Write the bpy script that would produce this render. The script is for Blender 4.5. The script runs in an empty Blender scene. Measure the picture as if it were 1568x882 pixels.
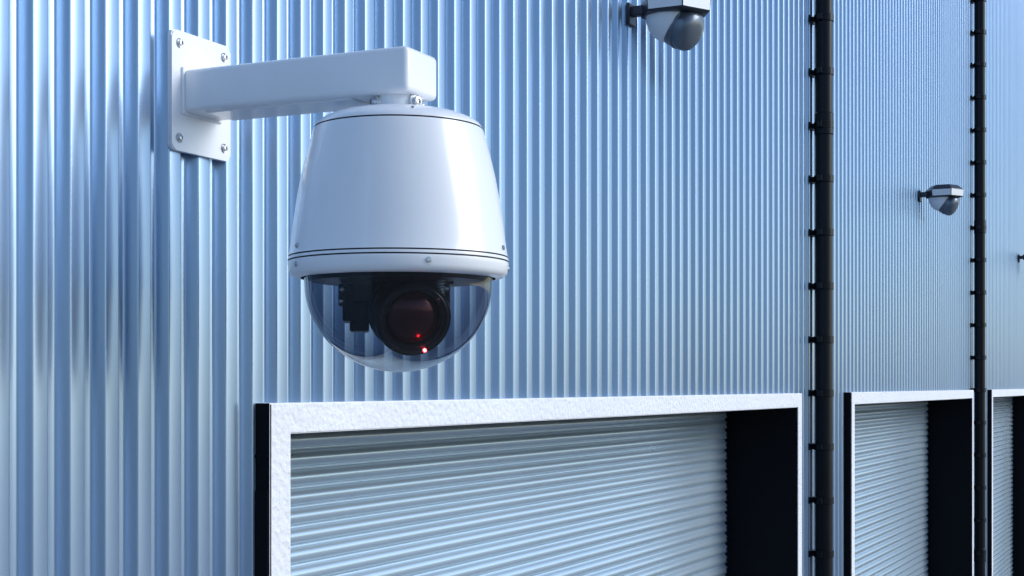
import bpy, bmesh, math, random
from mathutils import Vector, Matrix
random.seed(4)
scene=bpy.context.scene
scene.view_settings.view_transform='Standard'
scene.view_settings.look='None'
scene.view_settings.exposure=0

# ---------------- materials ----------------
def mat(name,col,rough=0.5,metal=0.0,coat=0.0,bump=None,var=None,spec=None):
    m=bpy.data.materials.new(name); m.use_nodes=True
    nt=m.node_tree; b=nt.nodes['Principled BSDF']
    b.inputs['Base Color'].default_value=(*col,1)
    b.inputs['Roughness'].default_value=rough
    b.inputs['Metallic'].default_value=metal
    b.inputs['Coat Weight'].default_value=coat
    b.inputs['Coat Roughness'].default_value=0.08
    if spec is not None: b.inputs['Specular IOR Level'].default_value=spec
    tc=nt.nodes.new('ShaderNodeTexCoord')
    if bump:
        n=nt.nodes.new('ShaderNodeTexNoise'); n.inputs['Scale'].default_value=bump[0]; n.inputs['Detail'].default_value=3
        bp=nt.nodes.new('ShaderNodeBump'); bp.inputs['Strength'].default_value=bump[1]; bp.inputs['Distance'].default_value=bump[2]
        nt.links.new(tc.outputs['Object'],n.inputs['Vector']); nt.links.new(n.outputs['Fac'],bp.inputs['Height'])
        nt.links.new(bp.outputs['Normal'],b.inputs['Normal'])
    if var:
        mp=nt.nodes.new('ShaderNodeMapping'); mp.inputs['Scale'].default_value=var[0]
        n=nt.nodes.new('ShaderNodeTexNoise'); n.inputs['Scale'].default_value=1; n.inputs['Detail'].default_value=4
        nt.links.new(tc.outputs['Object'],mp.inputs['Vector']); nt.links.new(mp.outputs['Vector'],n.inputs['Vector'])
        r=nt.nodes.new('ShaderNodeMapRange'); r.inputs['From Min'].default_value=.3; r.inputs['From Max'].default_value=.7
        r.inputs['To Min'].default_value=1-var[1]; r.inputs['To Max'].default_value=1+var[1]
        nt.links.new(n.outputs['Fac'],r.inputs['Value'])
        h=nt.nodes.new('ShaderNodeHueSaturation'); h.inputs['Color'].default_value=(*col,1)
        nt.links.new(r.outputs['Result'],h.inputs['Value']); nt.links.new(h.outputs['Color'],b.inputs['Base Color'])
        r2=nt.nodes.new('ShaderNodeMapRange'); r2.inputs['To Min'].default_value=rough*.85; r2.inputs['To Max'].default_value=rough*1.15
        nt.links.new(n.outputs['Fac'],r2.inputs['Value']); nt.links.new(r2.outputs['Result'],b.inputs['Roughness'])
    return m
M_wall=mat('silver_blue_coated_steel',(.33,.46,.64),.29,.74,var=((.5,.9,.25),.05))
M_shut=mat('shutter_steel',(.54,.68,.80),.26,.55,var=((.6,.5,.6),.04))
M_white=mat('white_render',(.80,.82,.87),.6,0,bump=(55,.8,.009),var=((3,3,3),.03))
M_black=mat('matte_black',(.003,.004,.007),.6,0,spec=.1)
M_pipe=mat('black_pipe_plastic',(.003,.005,.009),.33,0,var=((4,4,4),.25),spec=.2)
M_cam=mat('white_powder_coat',(.86,.88,.91),.30,0,coat=.4,bump=(420,.04,.0006),var=((6,6,3),.02))
M_steel=mat('screw_steel',(.55,.57,.6),.3,1)
M_gap=mat('seal_rubber',(.012,.014,.02),.6)
M_inner=mat('camera_module_black',(.002,.002,.003),.4,0,spec=.25)
M_ring=mat('lens_ring_black',(.008,.008,.010),.3,.3)
M_hood=mat('sensor_hood_grey',(.03,.035,.05),.4,.3)
M_hoodw=mat('sensor_hood_edge',(.68,.72,.77),.4,.2)
M_lensw=mat('sensor_lens_white',(.72,.78,.84),.22,0)
M_shell=mat('sensor_shell_grey',(.13,.16,.20),.3,.5)
M_conc=mat('concrete_paving',(.22,.225,.23),.8,0,bump=(80,.4,.005),var=((.3,.3,.3),.15))
M_roof=mat('roof_sheet',(.25,.3,.36),.5,.3)
M_glass=mat('coated_lens_glass',(.060,.004,.005),.22,.6,coat=.15)
M_led=mat('red_led',(.6,.02,.02),.3)
b=M_led.node_tree.nodes['Principled BSDF']; b.inputs['Emission Color'].default_value=(1,.03,.03,1); b.inputs['Emission Strength'].default_value=80
M_dome=bpy.data.materials.new('dome_plastic'); M_dome.use_nodes=True
nt=M_dome.node_tree; nt.nodes.clear()
N=nt.nodes.new; Lk=nt.links.new
o=N('ShaderNodeOutputMaterial'); mx=N('ShaderNodeMixShader')
tr=N('ShaderNodeBsdfTransparent'); gl=N('ShaderNodeBsdfGlossy')
gl.inputs['Roughness'].default_value=.02; gl.inputs['Color'].default_value=(.9,.95,1,1)
lw=N('ShaderNodeLayerWeight'); lw.inputs['Blend'].default_value=.5
pw=N('ShaderNodeMath'); pw.operation='POWER'; pw.inputs[1].default_value=4.0
ma=N('ShaderNodeMath'); ma.operation='MULTIPLY_ADD'; ma.inputs[1].default_value=.8; ma.inputs[2].default_value=.04
Lk(lw.outputs['Facing'],pw.inputs[0]); Lk(pw.outputs[0],ma.inputs[0])
cr=N('ShaderNodeMix'); cr.data_type='RGBA'
cr.inputs[6].default_value=(.68,.73,.80,1); cr.inputs[7].default_value=(.14,.18,.26,1)
Lk(lw.outputs['Facing'],cr.inputs[0]); Lk(cr.outputs[2],tr.inputs['Color'])
Lk(ma.outputs[0],mx.inputs[0]); Lk(tr.outputs[0],mx.inputs[1]); Lk(gl.outputs[0],mx.inputs[2]); Lk(mx.outputs[0],o.inputs[0])

# ---------------- helpers ----------------
def empty(name,loc):
    e=bpy.data.objects.new(name,None); e.location=loc; e.empty_display_size=.1
    scene.collection.objects.link(e); return e
def obj(name,me,mats,parent=None,smooth=None):
    for m in mats: me.materials.append(m)
    ob=bpy.data.objects.new(name,me); scene.collection.objects.link(ob)
    if parent:
        ob.parent=parent; ob.matrix_parent_inverse=Matrix.Translation(-parent.location)
    if smooth is not None:
        for p in me.polygons: p.use_smooth=True
        try: me.set_sharp_from_angle(angle=math.radians(smooth))
        except Exception: pass
    return ob
def tomesh(bm,name):
    bmesh.ops.recalc_face_normals(bm,faces=bm.faces[:])
    me=bpy.data.meshes.new(name); bm.to_mesh(me); bm.free(); return me
def bbox(bm,x0,x1,y0,y1,z0,z1,bev=0,seg=2,mi=0,mtx=None):
    r=bmesh.ops.create_cube(bm,size=1)
    vs=r['verts']
    for v in vs:
        v.co=Vector(((x0+x1)/2+v.co.x*(x1-x0),(y0+y1)/2+v.co.y*(y1-y0),(z0+z1)/2+v.co.z*(z1-z0)))
    fs=set(f for v in vs for f in v.link_faces)
    if bev>0:
        es=list(set(e for v in vs for e in v.link_edges))
        rr=bmesh.ops.bevel(bm,geom=es,offset=bev,segments=seg,affect='EDGES',profile=.5)
        fs=set(f for f in fs if f.is_valid)|set(rr['faces'])
    vv=set(v for f in fs if f.is_valid for v in f.verts)
    for f in fs:
        if f.is_valid: f.material_index=mi
    if mtx is not None:
        for v in vv: v.co=mtx@v.co
    return vv
def lathe(bm,prof,seg=96,mtx=Matrix.Identity(4)):
    rings=[]
    for p in prof:
        r,z=p[0],p[1]
        if r<1e-6: rings.append([bm.verts.new(mtx@Vector((0,0,z)))])
        else: rings.append([bm.verts.new(mtx@Vector((r*math.cos(2*math.pi*i/seg),r*math.sin(2*math.pi*i/seg),z))) for i in range(seg)])
    for k in range(len(rings)-1):
        a,b=rings[k],rings[k+1]; mi=prof[k][2] if len(prof[k])>2 else 0
        for i in range(seg):
            j=(i+1)%seg
            if len(a)==1 and len(b)==1: continue
            if len(a)==1: f=bm.faces.new((a[0],b[i],b[j]))
            elif len(b)==1: f=bm.faces.new((a[i],a[j],b[0]))
            else: f=bm.faces.new((a[i],a[j],b[j],b[i]))
            f.material_index=mi
def aim(loc,d,up=Vector((0,0,1))):
    d=d.normalized(); x=up.cross(d)
    if x.length<1e-4: x=Vector((1,0,0))
    x.normalize(); y=d.cross(x)
    m=Matrix((x,y,d)).transposed().to_4x4(); m.translation=loc; return m
def screw(bm,loc,d,r=.007,h=.005):
    lathe(bm,[(0,h*.75),(r*.45,h*.75),(r*.5,h*1.1),(r*.85,h),(r,h*.5),(r,-.002),(r*1.5,-.0005),(r*1.5,-.003)],16,aim(loc,d))

# ---------------- wall ----------------
DOORS=[2.86+5.95*i for i in range(5)]; DW=4.80; JW=.084; ZT=3.459; HD=.072
DEP=-.36
P=.10
prof=[(0,-.028),(.012,-.028),(.0145,-.0255),(.017,-.0255),(.0195,-.028),(.032,-.028),(.035,-.0265),(.037,-.022),(.046,-.004),(.048,-.001),(.051,0),(.085,0),(.088,-.001),(.090,-.004),(.0975,-.0245)]
bm=bmesh.new()
Y0,Y1,ZW=-7.0,45.0,8.2
pts=[]
n=int((Y1-Y0)/P)
for i in range(n):
    j=random.uniform(-.0004,.0004)
    for (dy,x) in prof: pts.append((Y0+i*P+dy,x+j))
def inside(y):
    for d in DOORS:
        if d+.03<y<d+DW-.03: return True
    return False
for (ya,xa),(yb,xb) in zip(pts[:-1],pts[1:]):
    z0=ZT-.035 if (inside((ya+yb)/2)) else 0.0
    a=bm.verts.new((xa,ya,z0)); b2=bm.verts.new((xb,yb,z0)); c=bm.verts.new((xb,yb,ZW)); d=bm.verts.new((xa,ya,ZW))
    bm.faces.new((a,b2,c,d))
bmesh.ops.remove_doubles(bm,verts=bm.verts[:],dist=1e-5)
wall=empty('corrugated_metal_wall',(0,10,0))
me=tomesh(bm,'cladding'); 
if me.polygons[0].normal.x<0: me.flip_normals()
obj('cladding',me,[M_wall],wall,40)
bm=bmesh.new()
bbox(bm,-.09,.06,Y0,Y1,ZW-.02,ZW+.22,.01)
obj('parapet_flashing',tomesh(bm,'pf'),[M_roof],wall)
bm=bmesh.new()
bbox(bm,-14,-.10,Y0,Y1,ZW-.12,ZW+.1)
bbox(bm,-14,-13.9,Y0,Y1,0,ZW-.13)
bbox(bm,-13.89,-.03,Y0,Y0+.1,0,ZW-.13)
bbox(bm,-13.89,-.03,Y1-.1,Y1,0,ZW-.13)
obj('roof_and_side_walls',tomesh(bm,'rs'),[M_roof],wall)

# ---------------- doors ----------------
def door(y0):
    e=empty('roller_shutter_door',(0,y0+DW/2,0))
    yi0,yi1,y1=y0+JW,y0+DW-JW,y0+DW; XF=.041
    bm=bmesh.new()
    out=[(y0,0),(yi0,0),(yi0,ZT-HD),(yi1,ZT-HD),(yi1,0),(y1,0),(y1,ZT),(y0,ZT)]
    f=[bm.verts.new((XF,y,z)) for y,z in out]; g=[bm.verts.new((DEP,y,z)) for y,z in out]
    for q in ((0,1,2,7),(2,3,6,7),(3,4,5,6)):
        bm.faces.new([f[i] for i in q]); bm.faces.new([g[i] for i in q][::-1])
    for i in range(8):
        j=(i+1)%8; bm.faces.new((f[i],g[i],g[j],f[j]))
    bmesh.ops.recalc_face_normals(bm,faces=bm.faces[:])
    es=[ed for ed in bm.edges if all(abs(v.co.x-XF)<1e-5 for v in ed.verts) and len(ed.link_faces)==2 and abs(ed.link_faces[0].normal.dot(ed.link_faces[1].normal))<.5]
    bmesh.ops.bevel(bm,geom=es,offset=.003,segments=2,affect='EDGES')
    bmesh.ops.recalc_face_normals(bm,faces=bm.faces[:])
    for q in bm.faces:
        q.material_index=0 if (q.normal.x>.35 or (q.normal.z>.5)) else 1  # material by face direction: front and top white, all other faces black
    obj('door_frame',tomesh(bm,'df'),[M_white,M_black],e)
    bm=bmesh.new()
    bbox(bm,-.02,.036,y0-.004,y0+.01,ZT-.125,ZT-.118)
    bbox(bm,-.02,.036,y0-.004,y0+.01,.0,ZT-.20)
    obj('flank_trim',tomesh(bm,'ft'),[M_black],e)
    sp=.054; XS=-.345; k=sp/.052
    sl=[(0,0),(.003,.0004),(.006,.0028),(.010,.0072),(.015,.0112),(.021,.0140),(.027,.0150),(.033,.0140),(.039,.0112),(.044,.0070),(.0475,.003),(.0490,-.003),(.0510,-.003)]
    bm=bmesh.new(); z=ZT-.03
    L=[]
    while z>0.02:
        jx=random.uniform(-.0006,.0006)
        for (dz,dx) in sl: L.append((z-dz*k,XS+dx+jx))
        z-=sp
    pr=None
    for (zz,xx) in L:
        a=bm.verts.new((xx,yi0+.004,zz)); b2=bm.verts.new((xx,yi1-.004,zz))
        if pr: bm.faces.new((pr[0],a,b2,pr[1]))
        pr=(a,b2)
    me=tomesh(bm,'slats')
    if me.polygons[4].normal.x<0: me.flip_normals()
    obj('slats',me,[M_shut],e,50)
    bm=bmesh.new(); z=ZT-.03
    while z>.05:
        for (a,b2) in ((yi1-.030,yi1-.004),(yi0+.004,yi0+.030)):
            bbox(bm,XS+.002,XS+.020,a,b2,z-.036,z-.018,.003,1)
        z-=sp
    obj('slat_end_clips',tomesh(bm,'clips'),[M_black],e)
    bm=bmesh.new()
    bbox(bm,XS-.01,XS+.03,yi0+.005,yi1-.005,.0,.07,.004)
    obj('bottom_bar',tomesh(bm,'bb'),[M_black],e)
for d in DOORS: door(d)

# ---------------- drainpipes ----------------
def pipe(yc):
    e=empty('drainpipe',(.07,yc,0)); R=.047
    bm=bmesh.new()
    lathe(bm,[(R,.02),(R,ZW-.05)],32,Matrix.Translation((.072,yc,0)))
    obj('pipe',tomesh(bm,'p'),[M_pipe],e,30)
    bm=bmesh.new(); z=3.458-.287*12
    while z<ZW-.1:
        lathe(bm,[(R+.0005,z-.020),(R+.006,z-.018),(R+.006,z+.018),(R+.0005,z+.020)],32,Matrix.Translation((.072,yc,0)))
        bbox(bm,.0,.012,yc-.050,yc+.050,z-.018,z+.018,.002,1)
        bbox(bm,.005,.06,yc-.012,yc+.012,z-.014,z+.014)
        bbox(bm,.050,.078,yc-R-.024,yc-R+.003,z-.017,z+.017,.003,1)
        bbox(bm,.050,.078,yc+R-.003,yc+R+.024,z-.017,z+.017,.003,1)
        z+=.287
    for zj in (2.0,4.9):
        lathe(bm,[(R,zj-.06),(R+.004,zj-.055),(R+.004,zj+.055),(R,zj+.06)],32,Matrix.Translation((.072,yc,0)))
    obj('pipe_brackets',tomesh(bm,'pb'),[M_pipe],e,30)
for yy in (8.0,13.76,19.9,25.8): pipe(yy)

# ---------------- motion sensors ----------------
def sensor(yc):
    zc=4.887; e=empty('motion_sensor_light',(0,yc,zc))
    bm=bmesh.new()
    bbox(bm,0,.014,yc-.035,yc+.035,zc-.045,zc+.035,.004)
    bbox(bm,.01,.10,yc-.018,yc+.018,zc-.012,zc+.024,.004)
    obj('wall_arm',tomesh(bm,'a'),[M_hood],e)
    cx,cy=.178,yc+.01; bm=bmesh.new()
    def hexr(r,z):
        return [bm.verts.new((cx+r*math.cos(math.radians(60*i)),cy+r*math.sin(math.radians(60*i)),z)) for i in range(6)]
    r0=hexr(.118,zc-.026); r1=hexr(.134,zc-.020); r2=hexr(.138,zc+.030); r3=hexr(.095,zc+.064)
    for a,b2,mi in ((r0,r1,0),(r1,r2,1),(r2,r3,0)):
        for i in range(6):
            j=(i+1)%6; f=bm.faces.new((a[i],a[j],b2[j],b2[i])); f.material_index=mi
    bm.faces.new(r3); bm.faces.new(r0[::-1])
    for f in bm.faces:
        c=f.calc_center_median()
        if f.material_index==1 and c.x<cx-.02: f.material_index=0
    bmesh.ops.bevel(bm,geom=bm.edges[:],offset=.003,segments=1,affect='EDGES')
    obj('hood',tomesh(bm,'h'),[M_hood,M_hoodw],e)
    bm=bmesh.new()
    pr=[(.088,.02)]
    for k in range(0,15):
        a=math.radians(90*k/14); pr.append((.088*math.cos(a),-.092*math.sin(a)))
    pr[-1]=(0,-.092)
    lathe(bm,pr,48,Matrix.Translation((cx-.022,cy,zc-.028)))
    obj('lens',tomesh(bm,'l'),[M_lensw],e,60)
    bm=bmesh.new()
    m=aim(Vector((cx+.018,cy+.004,zc-.066)),Vector((.84,-.10,-.42)))
    lathe(bm,[(0,-.05),(.064,-.045),(.076,-.02),(.077,.036),(.075,.046),(.069,.058),(.055,.068),(.03,.074),(0,.075)],48,m)
    lathe(bm,[(.0775,.004),(.0795,.006),(.0795,.012),(.0775,.014)],48,m)
    obj('detector_barrel',tomesh(bm,'b'),[M_shell],e,40)
for yy in (5.26,11.21,17.16,23.1): sensor(yy)

# ---------------- dome camera ----------------
cam_e=empty('dome_security_camera',(.05,2.641,4.12))
AX,AY=.500,2.641
bm=bmesh.new()
y0,y1,z0,z1=2.541,2.747,3.995,4.249; r=.014; outl=[]
for (cy,cz,a0) in ((y1-r,z1-r,0),(y0+r,z1-r,90),(y0+r,z0+r,180),(y1-r,z0+r,270)):
    for k in range(7):
        a=math.radians(a0+15*k); outl.append((cy+r*math.cos(a),cz+r*math.sin(a)))
fr_=[bm.verts.new((.012,y,z)) for y,z in outl]; bk=[bm.verts.new((.001,y,z)) for y,z in outl]
ff=bm.faces.new(fr_); bm.faces.new(bk[::-1])
for i in range(len(outl)):
    j=(i+1)%len(outl); bm.faces.new((fr_[i],bk[i],bk[j],fr_[j]))
bmesh.ops.bevel(bm,geom=[e for e in ff.edges],offset=.0025,segments=2,affect='EDGES')
obj('wall_plate',tomesh(bm,'wp'),[M_cam],cam_e,40)
bm=bmesh.new()
bbox(bm,.0115,.556,2.576,2.706,4.078,4.169,.012,4)
obj('mounting_arm',tomesh(bm,'ma'),[M_cam],cam_e,40)
bm=bmesh.new()
bbox(bm,.010,.018,2.571,2.711,4.073,4.174,.004,3)
bbox(bm,.06,.42,2.590,2.692,4.0745,4.0795,.002,1)
obj('arm_collar',tomesh(bm,'ac'),[M_cam],cam_e,40)
bm=bmesh.new()
for yy in (2.566,2.722):
    for zz in (4.022,4.222): screw(bm,Vector((.0135,yy,zz)),Vector((1,0,0)),.0070,.005)
Z=3.5
def dirv(a): return Vector((math.cos(math.radians(a)),math.sin(math.radians(a)),0))
for a in (-124,-20,60,150): screw(bm,Vector((AX,AY,Z+.565))+dirv(a)*.052,dirv(a),.010,.009)
for a in (-45.5,30,105,170,-124.5): screw(bm,Vector((AX,AY,Z+.236))+dirv(a)*.2200,dirv(a),.006,.003)
for a in (-124.5,10,130): screw(bm,Vector((AX,AY,Z+.272))+dirv(a)*.2172,dirv(a),.005,.004)
for a in (-50,40,130,-150): screw(bm,Vector((AX,AY,Z+.533))+dirv(a)*.150,Vector((dirv(a).x*.5,dirv(a).y*.5,1)),.004,.003)
obj('screws',tomesh(bm,'sc'),[M_steel],cam_e,40)
T=Matrix.Translation((AX,AY,Z))
bm=bmesh.new()
lathe(bm,[(.040,.585),(.0475,.578),(.0475,.560),(.049,.556),(.066,.554),(.068,.551),(.066,.546)],64,T)
for a in (-124,-20,60,150):
    mm=aim(Vector((AX,AY,Z+.565))+dirv(a)*.036,dirv(a)); lathe(bm,[(.0135,0),(.0135,.014),(.0115,.0165),(0,.0165)],24,mm)
obj('neck',tomesh(bm,'n'),[M_cam],cam_e,35)
bm=bmesh.new()
lathe(bm,[(0,.553),(.075,.552),(.100,.549),(.130,.542),(.152,.533),(.164,.525),(.1685,.519),(.1695,.516,1),(.1665,.5155,1),(.1665,.5135,1),(.1705,.513),
 (.1725,.508),(.178,.487),(.186,.458),(.195,.420),(.204,.372),(.211,.325),(.2165,.280),(.2195,.262),(.2205,.258,1),(.2185,.2575,1),(.2185,.2555,1),(.2210,.255),(.2215,.252),(.2215,.2495,1),(.2190,.249,1),(.2190,.247,1),(.2215,.2465),
 (.2218,.243),(.2195,.228),(.2170,.222),(.2110,.2175),(.2060,.216),(.1960,.2145,1),(.194,.225,1),(0,.226)],160,T)
obj('housing',tomesh(bm,'ho'),[M_cam,M_gap],cam_e,35)
bm=bmesh.new(); pr=[(.191,.222),(.1885,.205)]
for k in range(1,33):
    a=math.radians(90*k/32); pr.append((.1885*math.cos(a),.205-.1785*math.sin(a)))
pr[-1]=(0,.0265)
lathe(bm,pr,128,T)
obj('clear_dome',tomesh(bm,'cd'),[M_dome],cam_e,60)
V=Vector((.4932,-.8699,0)); Rr=Vector((.9042,.4270,0)); U=Vector((0,0,1)); C0=Vector((AX,AY,Z+.212))
d=(V*.92+Rr*.22-U*.34).normalized(); piv=C0-U*.052+Rr*.010
m=aim(piv,d)
bm=bmesh.new()
lathe(bm,[(0,-.085),(.060,-.08),(.074,-.06),(.078,.0),(.078,.05),(.073,.056),(.073,.074),(.076,.076),(.076,.090),(.074,.094),(.069,.095)],64,m)
def fr(x0,x1,u0,u1,v0,v1,bev=.004):
    mm=Matrix((Rr,V,U)).transposed().to_4x4(); mm.translation=C0
    bbox(bm,x0,x1,v0,v1,u0,u1,bev,2,0,mm)
fr(-.112,-.084,-.085,.010,-.05,.04); fr(.088,.103,-.060,.010,-.05,.03)
fr(-.115,.11,-.012,.009,-.05,.05); fr(-.098,-.060,-.105,-.040,-.04,.035)
fr(-.120,-.108,-.055,-.010,.02,.05); fr(.06,.09,-.04,.005,.03,.06)
fr(-.095,.080,-.085,.0,-.06,.0,.012); fr(-.092,-.050,-.045,.0,.0,.055)
lathe(bm,[(.183,.010),(.181,.003),(.176,-.004),(.10,-.006),(0,-.006)],96,Matrix.Translation(C0))
obj('pan_tilt_module',tomesh(bm,'pm'),[M_inner],cam_e,35)
bm=bmesh.new()
lathe(bm,[(.070,.0950),(.068,.0965),(.065,.0955),(.063,.090),(.0575,.0895),(.055,.084)],64,m)
lathe(bm,[(.0785,.03),(.080,.031),(.080,.034),(.0785,.035)],64,m)
obj('lens_ring',tomesh(bm,'lr'),[M_ring],cam_e,35)
bm=bmesh.new()
lathe(bm,[(.055,.078),(.046,.086),(.035,.093),(.024,.098),(.012,.101),(0,.102)],64,m)
obj('lens_glass',tomesh(bm,'lg'),[M_glass],cam_e,60)
bm=bmesh.new()
mm=m.copy(); mm.translation=m@Vector((.026,-.062,.0955))
lathe(bm,[(.0035,0),(.0033,.004),(.0020,.007),(0,.0075)],20,mm)
obj('status_led',tomesh(bm,'led'),[M_led],cam_e,60)
bm=bmesh.new()
for x,u in ((-.114,-.045),(-.112,-.022),(.094,-.02)):
    screw(bm,C0+Rr*x+U*u+V*.051,V,.004,.004)
for k in range(7):
    lathe(bm,[(.008,0),(.010,.002),(.008,.004)],16,Matrix.Translation(C0+Rr*.082+V*.075-U*(.008+.006*k)))
obj('module_fittings',tomesh(bm,'mf'),[M_steel],cam_e,35)

# ---------------- ground ----------------
bm=bmesh.new(); s=600
vs=[bm.verts.new((x,y,0)) for x,y in ((-s,-s),(s,-s),(s,s),(-s,s))]; bm.faces.new(vs)
obj('concrete_ground',tomesh(bm,'g'),[M_conc])

# ---------------- light ----------------
sd=Vector((.80,.36,.46)).normalized()
w=bpy.data.worlds.new('World'); scene.world=w; w.use_nodes=True
nt=w.node_tree; bg=nt.nodes['Background']; sky=nt.nodes.new('ShaderNodeTexSky')
sky.sky_type='NISHITA'; sky.sun_disc=False; sky.sun_elevation=math.asin(sd.z); sky.sun_rotation=math.atan2(sd.x,sd.y)
tn=nt.nodes.new('ShaderNodeMix'); tn.data_type='RGBA'; tn.blend_type='MULTIPLY'; tn.inputs[0].default_value=1
tn.inputs[7].default_value=(.87,1.01,1.18,1)
nt.links.new(sky.outputs[0],tn.inputs[6]); nt.links.new(tn.outputs[2],bg.inputs[0]); bg.inputs[1].default_value=.15
L=bpy.data.lights.new('sun','SUN'); L.energy=1.9; L.angle=math.radians(34); L.color=(1,.985,.97)
lo=bpy.data.objects.new('sun',L); scene.collection.objects.link(lo); lo.rotation_euler=sd.to_track_quat('Z','Y').to_euler(); lo.location=(10,5,12)

# ---------------- camera ----------------
cd=bpy.data.cameras.new('camera'); co=bpy.data.objects.new('camera',cd); scene.collection.objects.link(co)
co.location=(2,0,3.5); co.rotation_euler=(math.radians(90),0,math.radians(25.28))
cd.sensor_width=36; cd.lens=2300/1568*36; cd.shift_y=.095; cd.clip_end=2000; cd.clip_start=.05
scene.camera=co
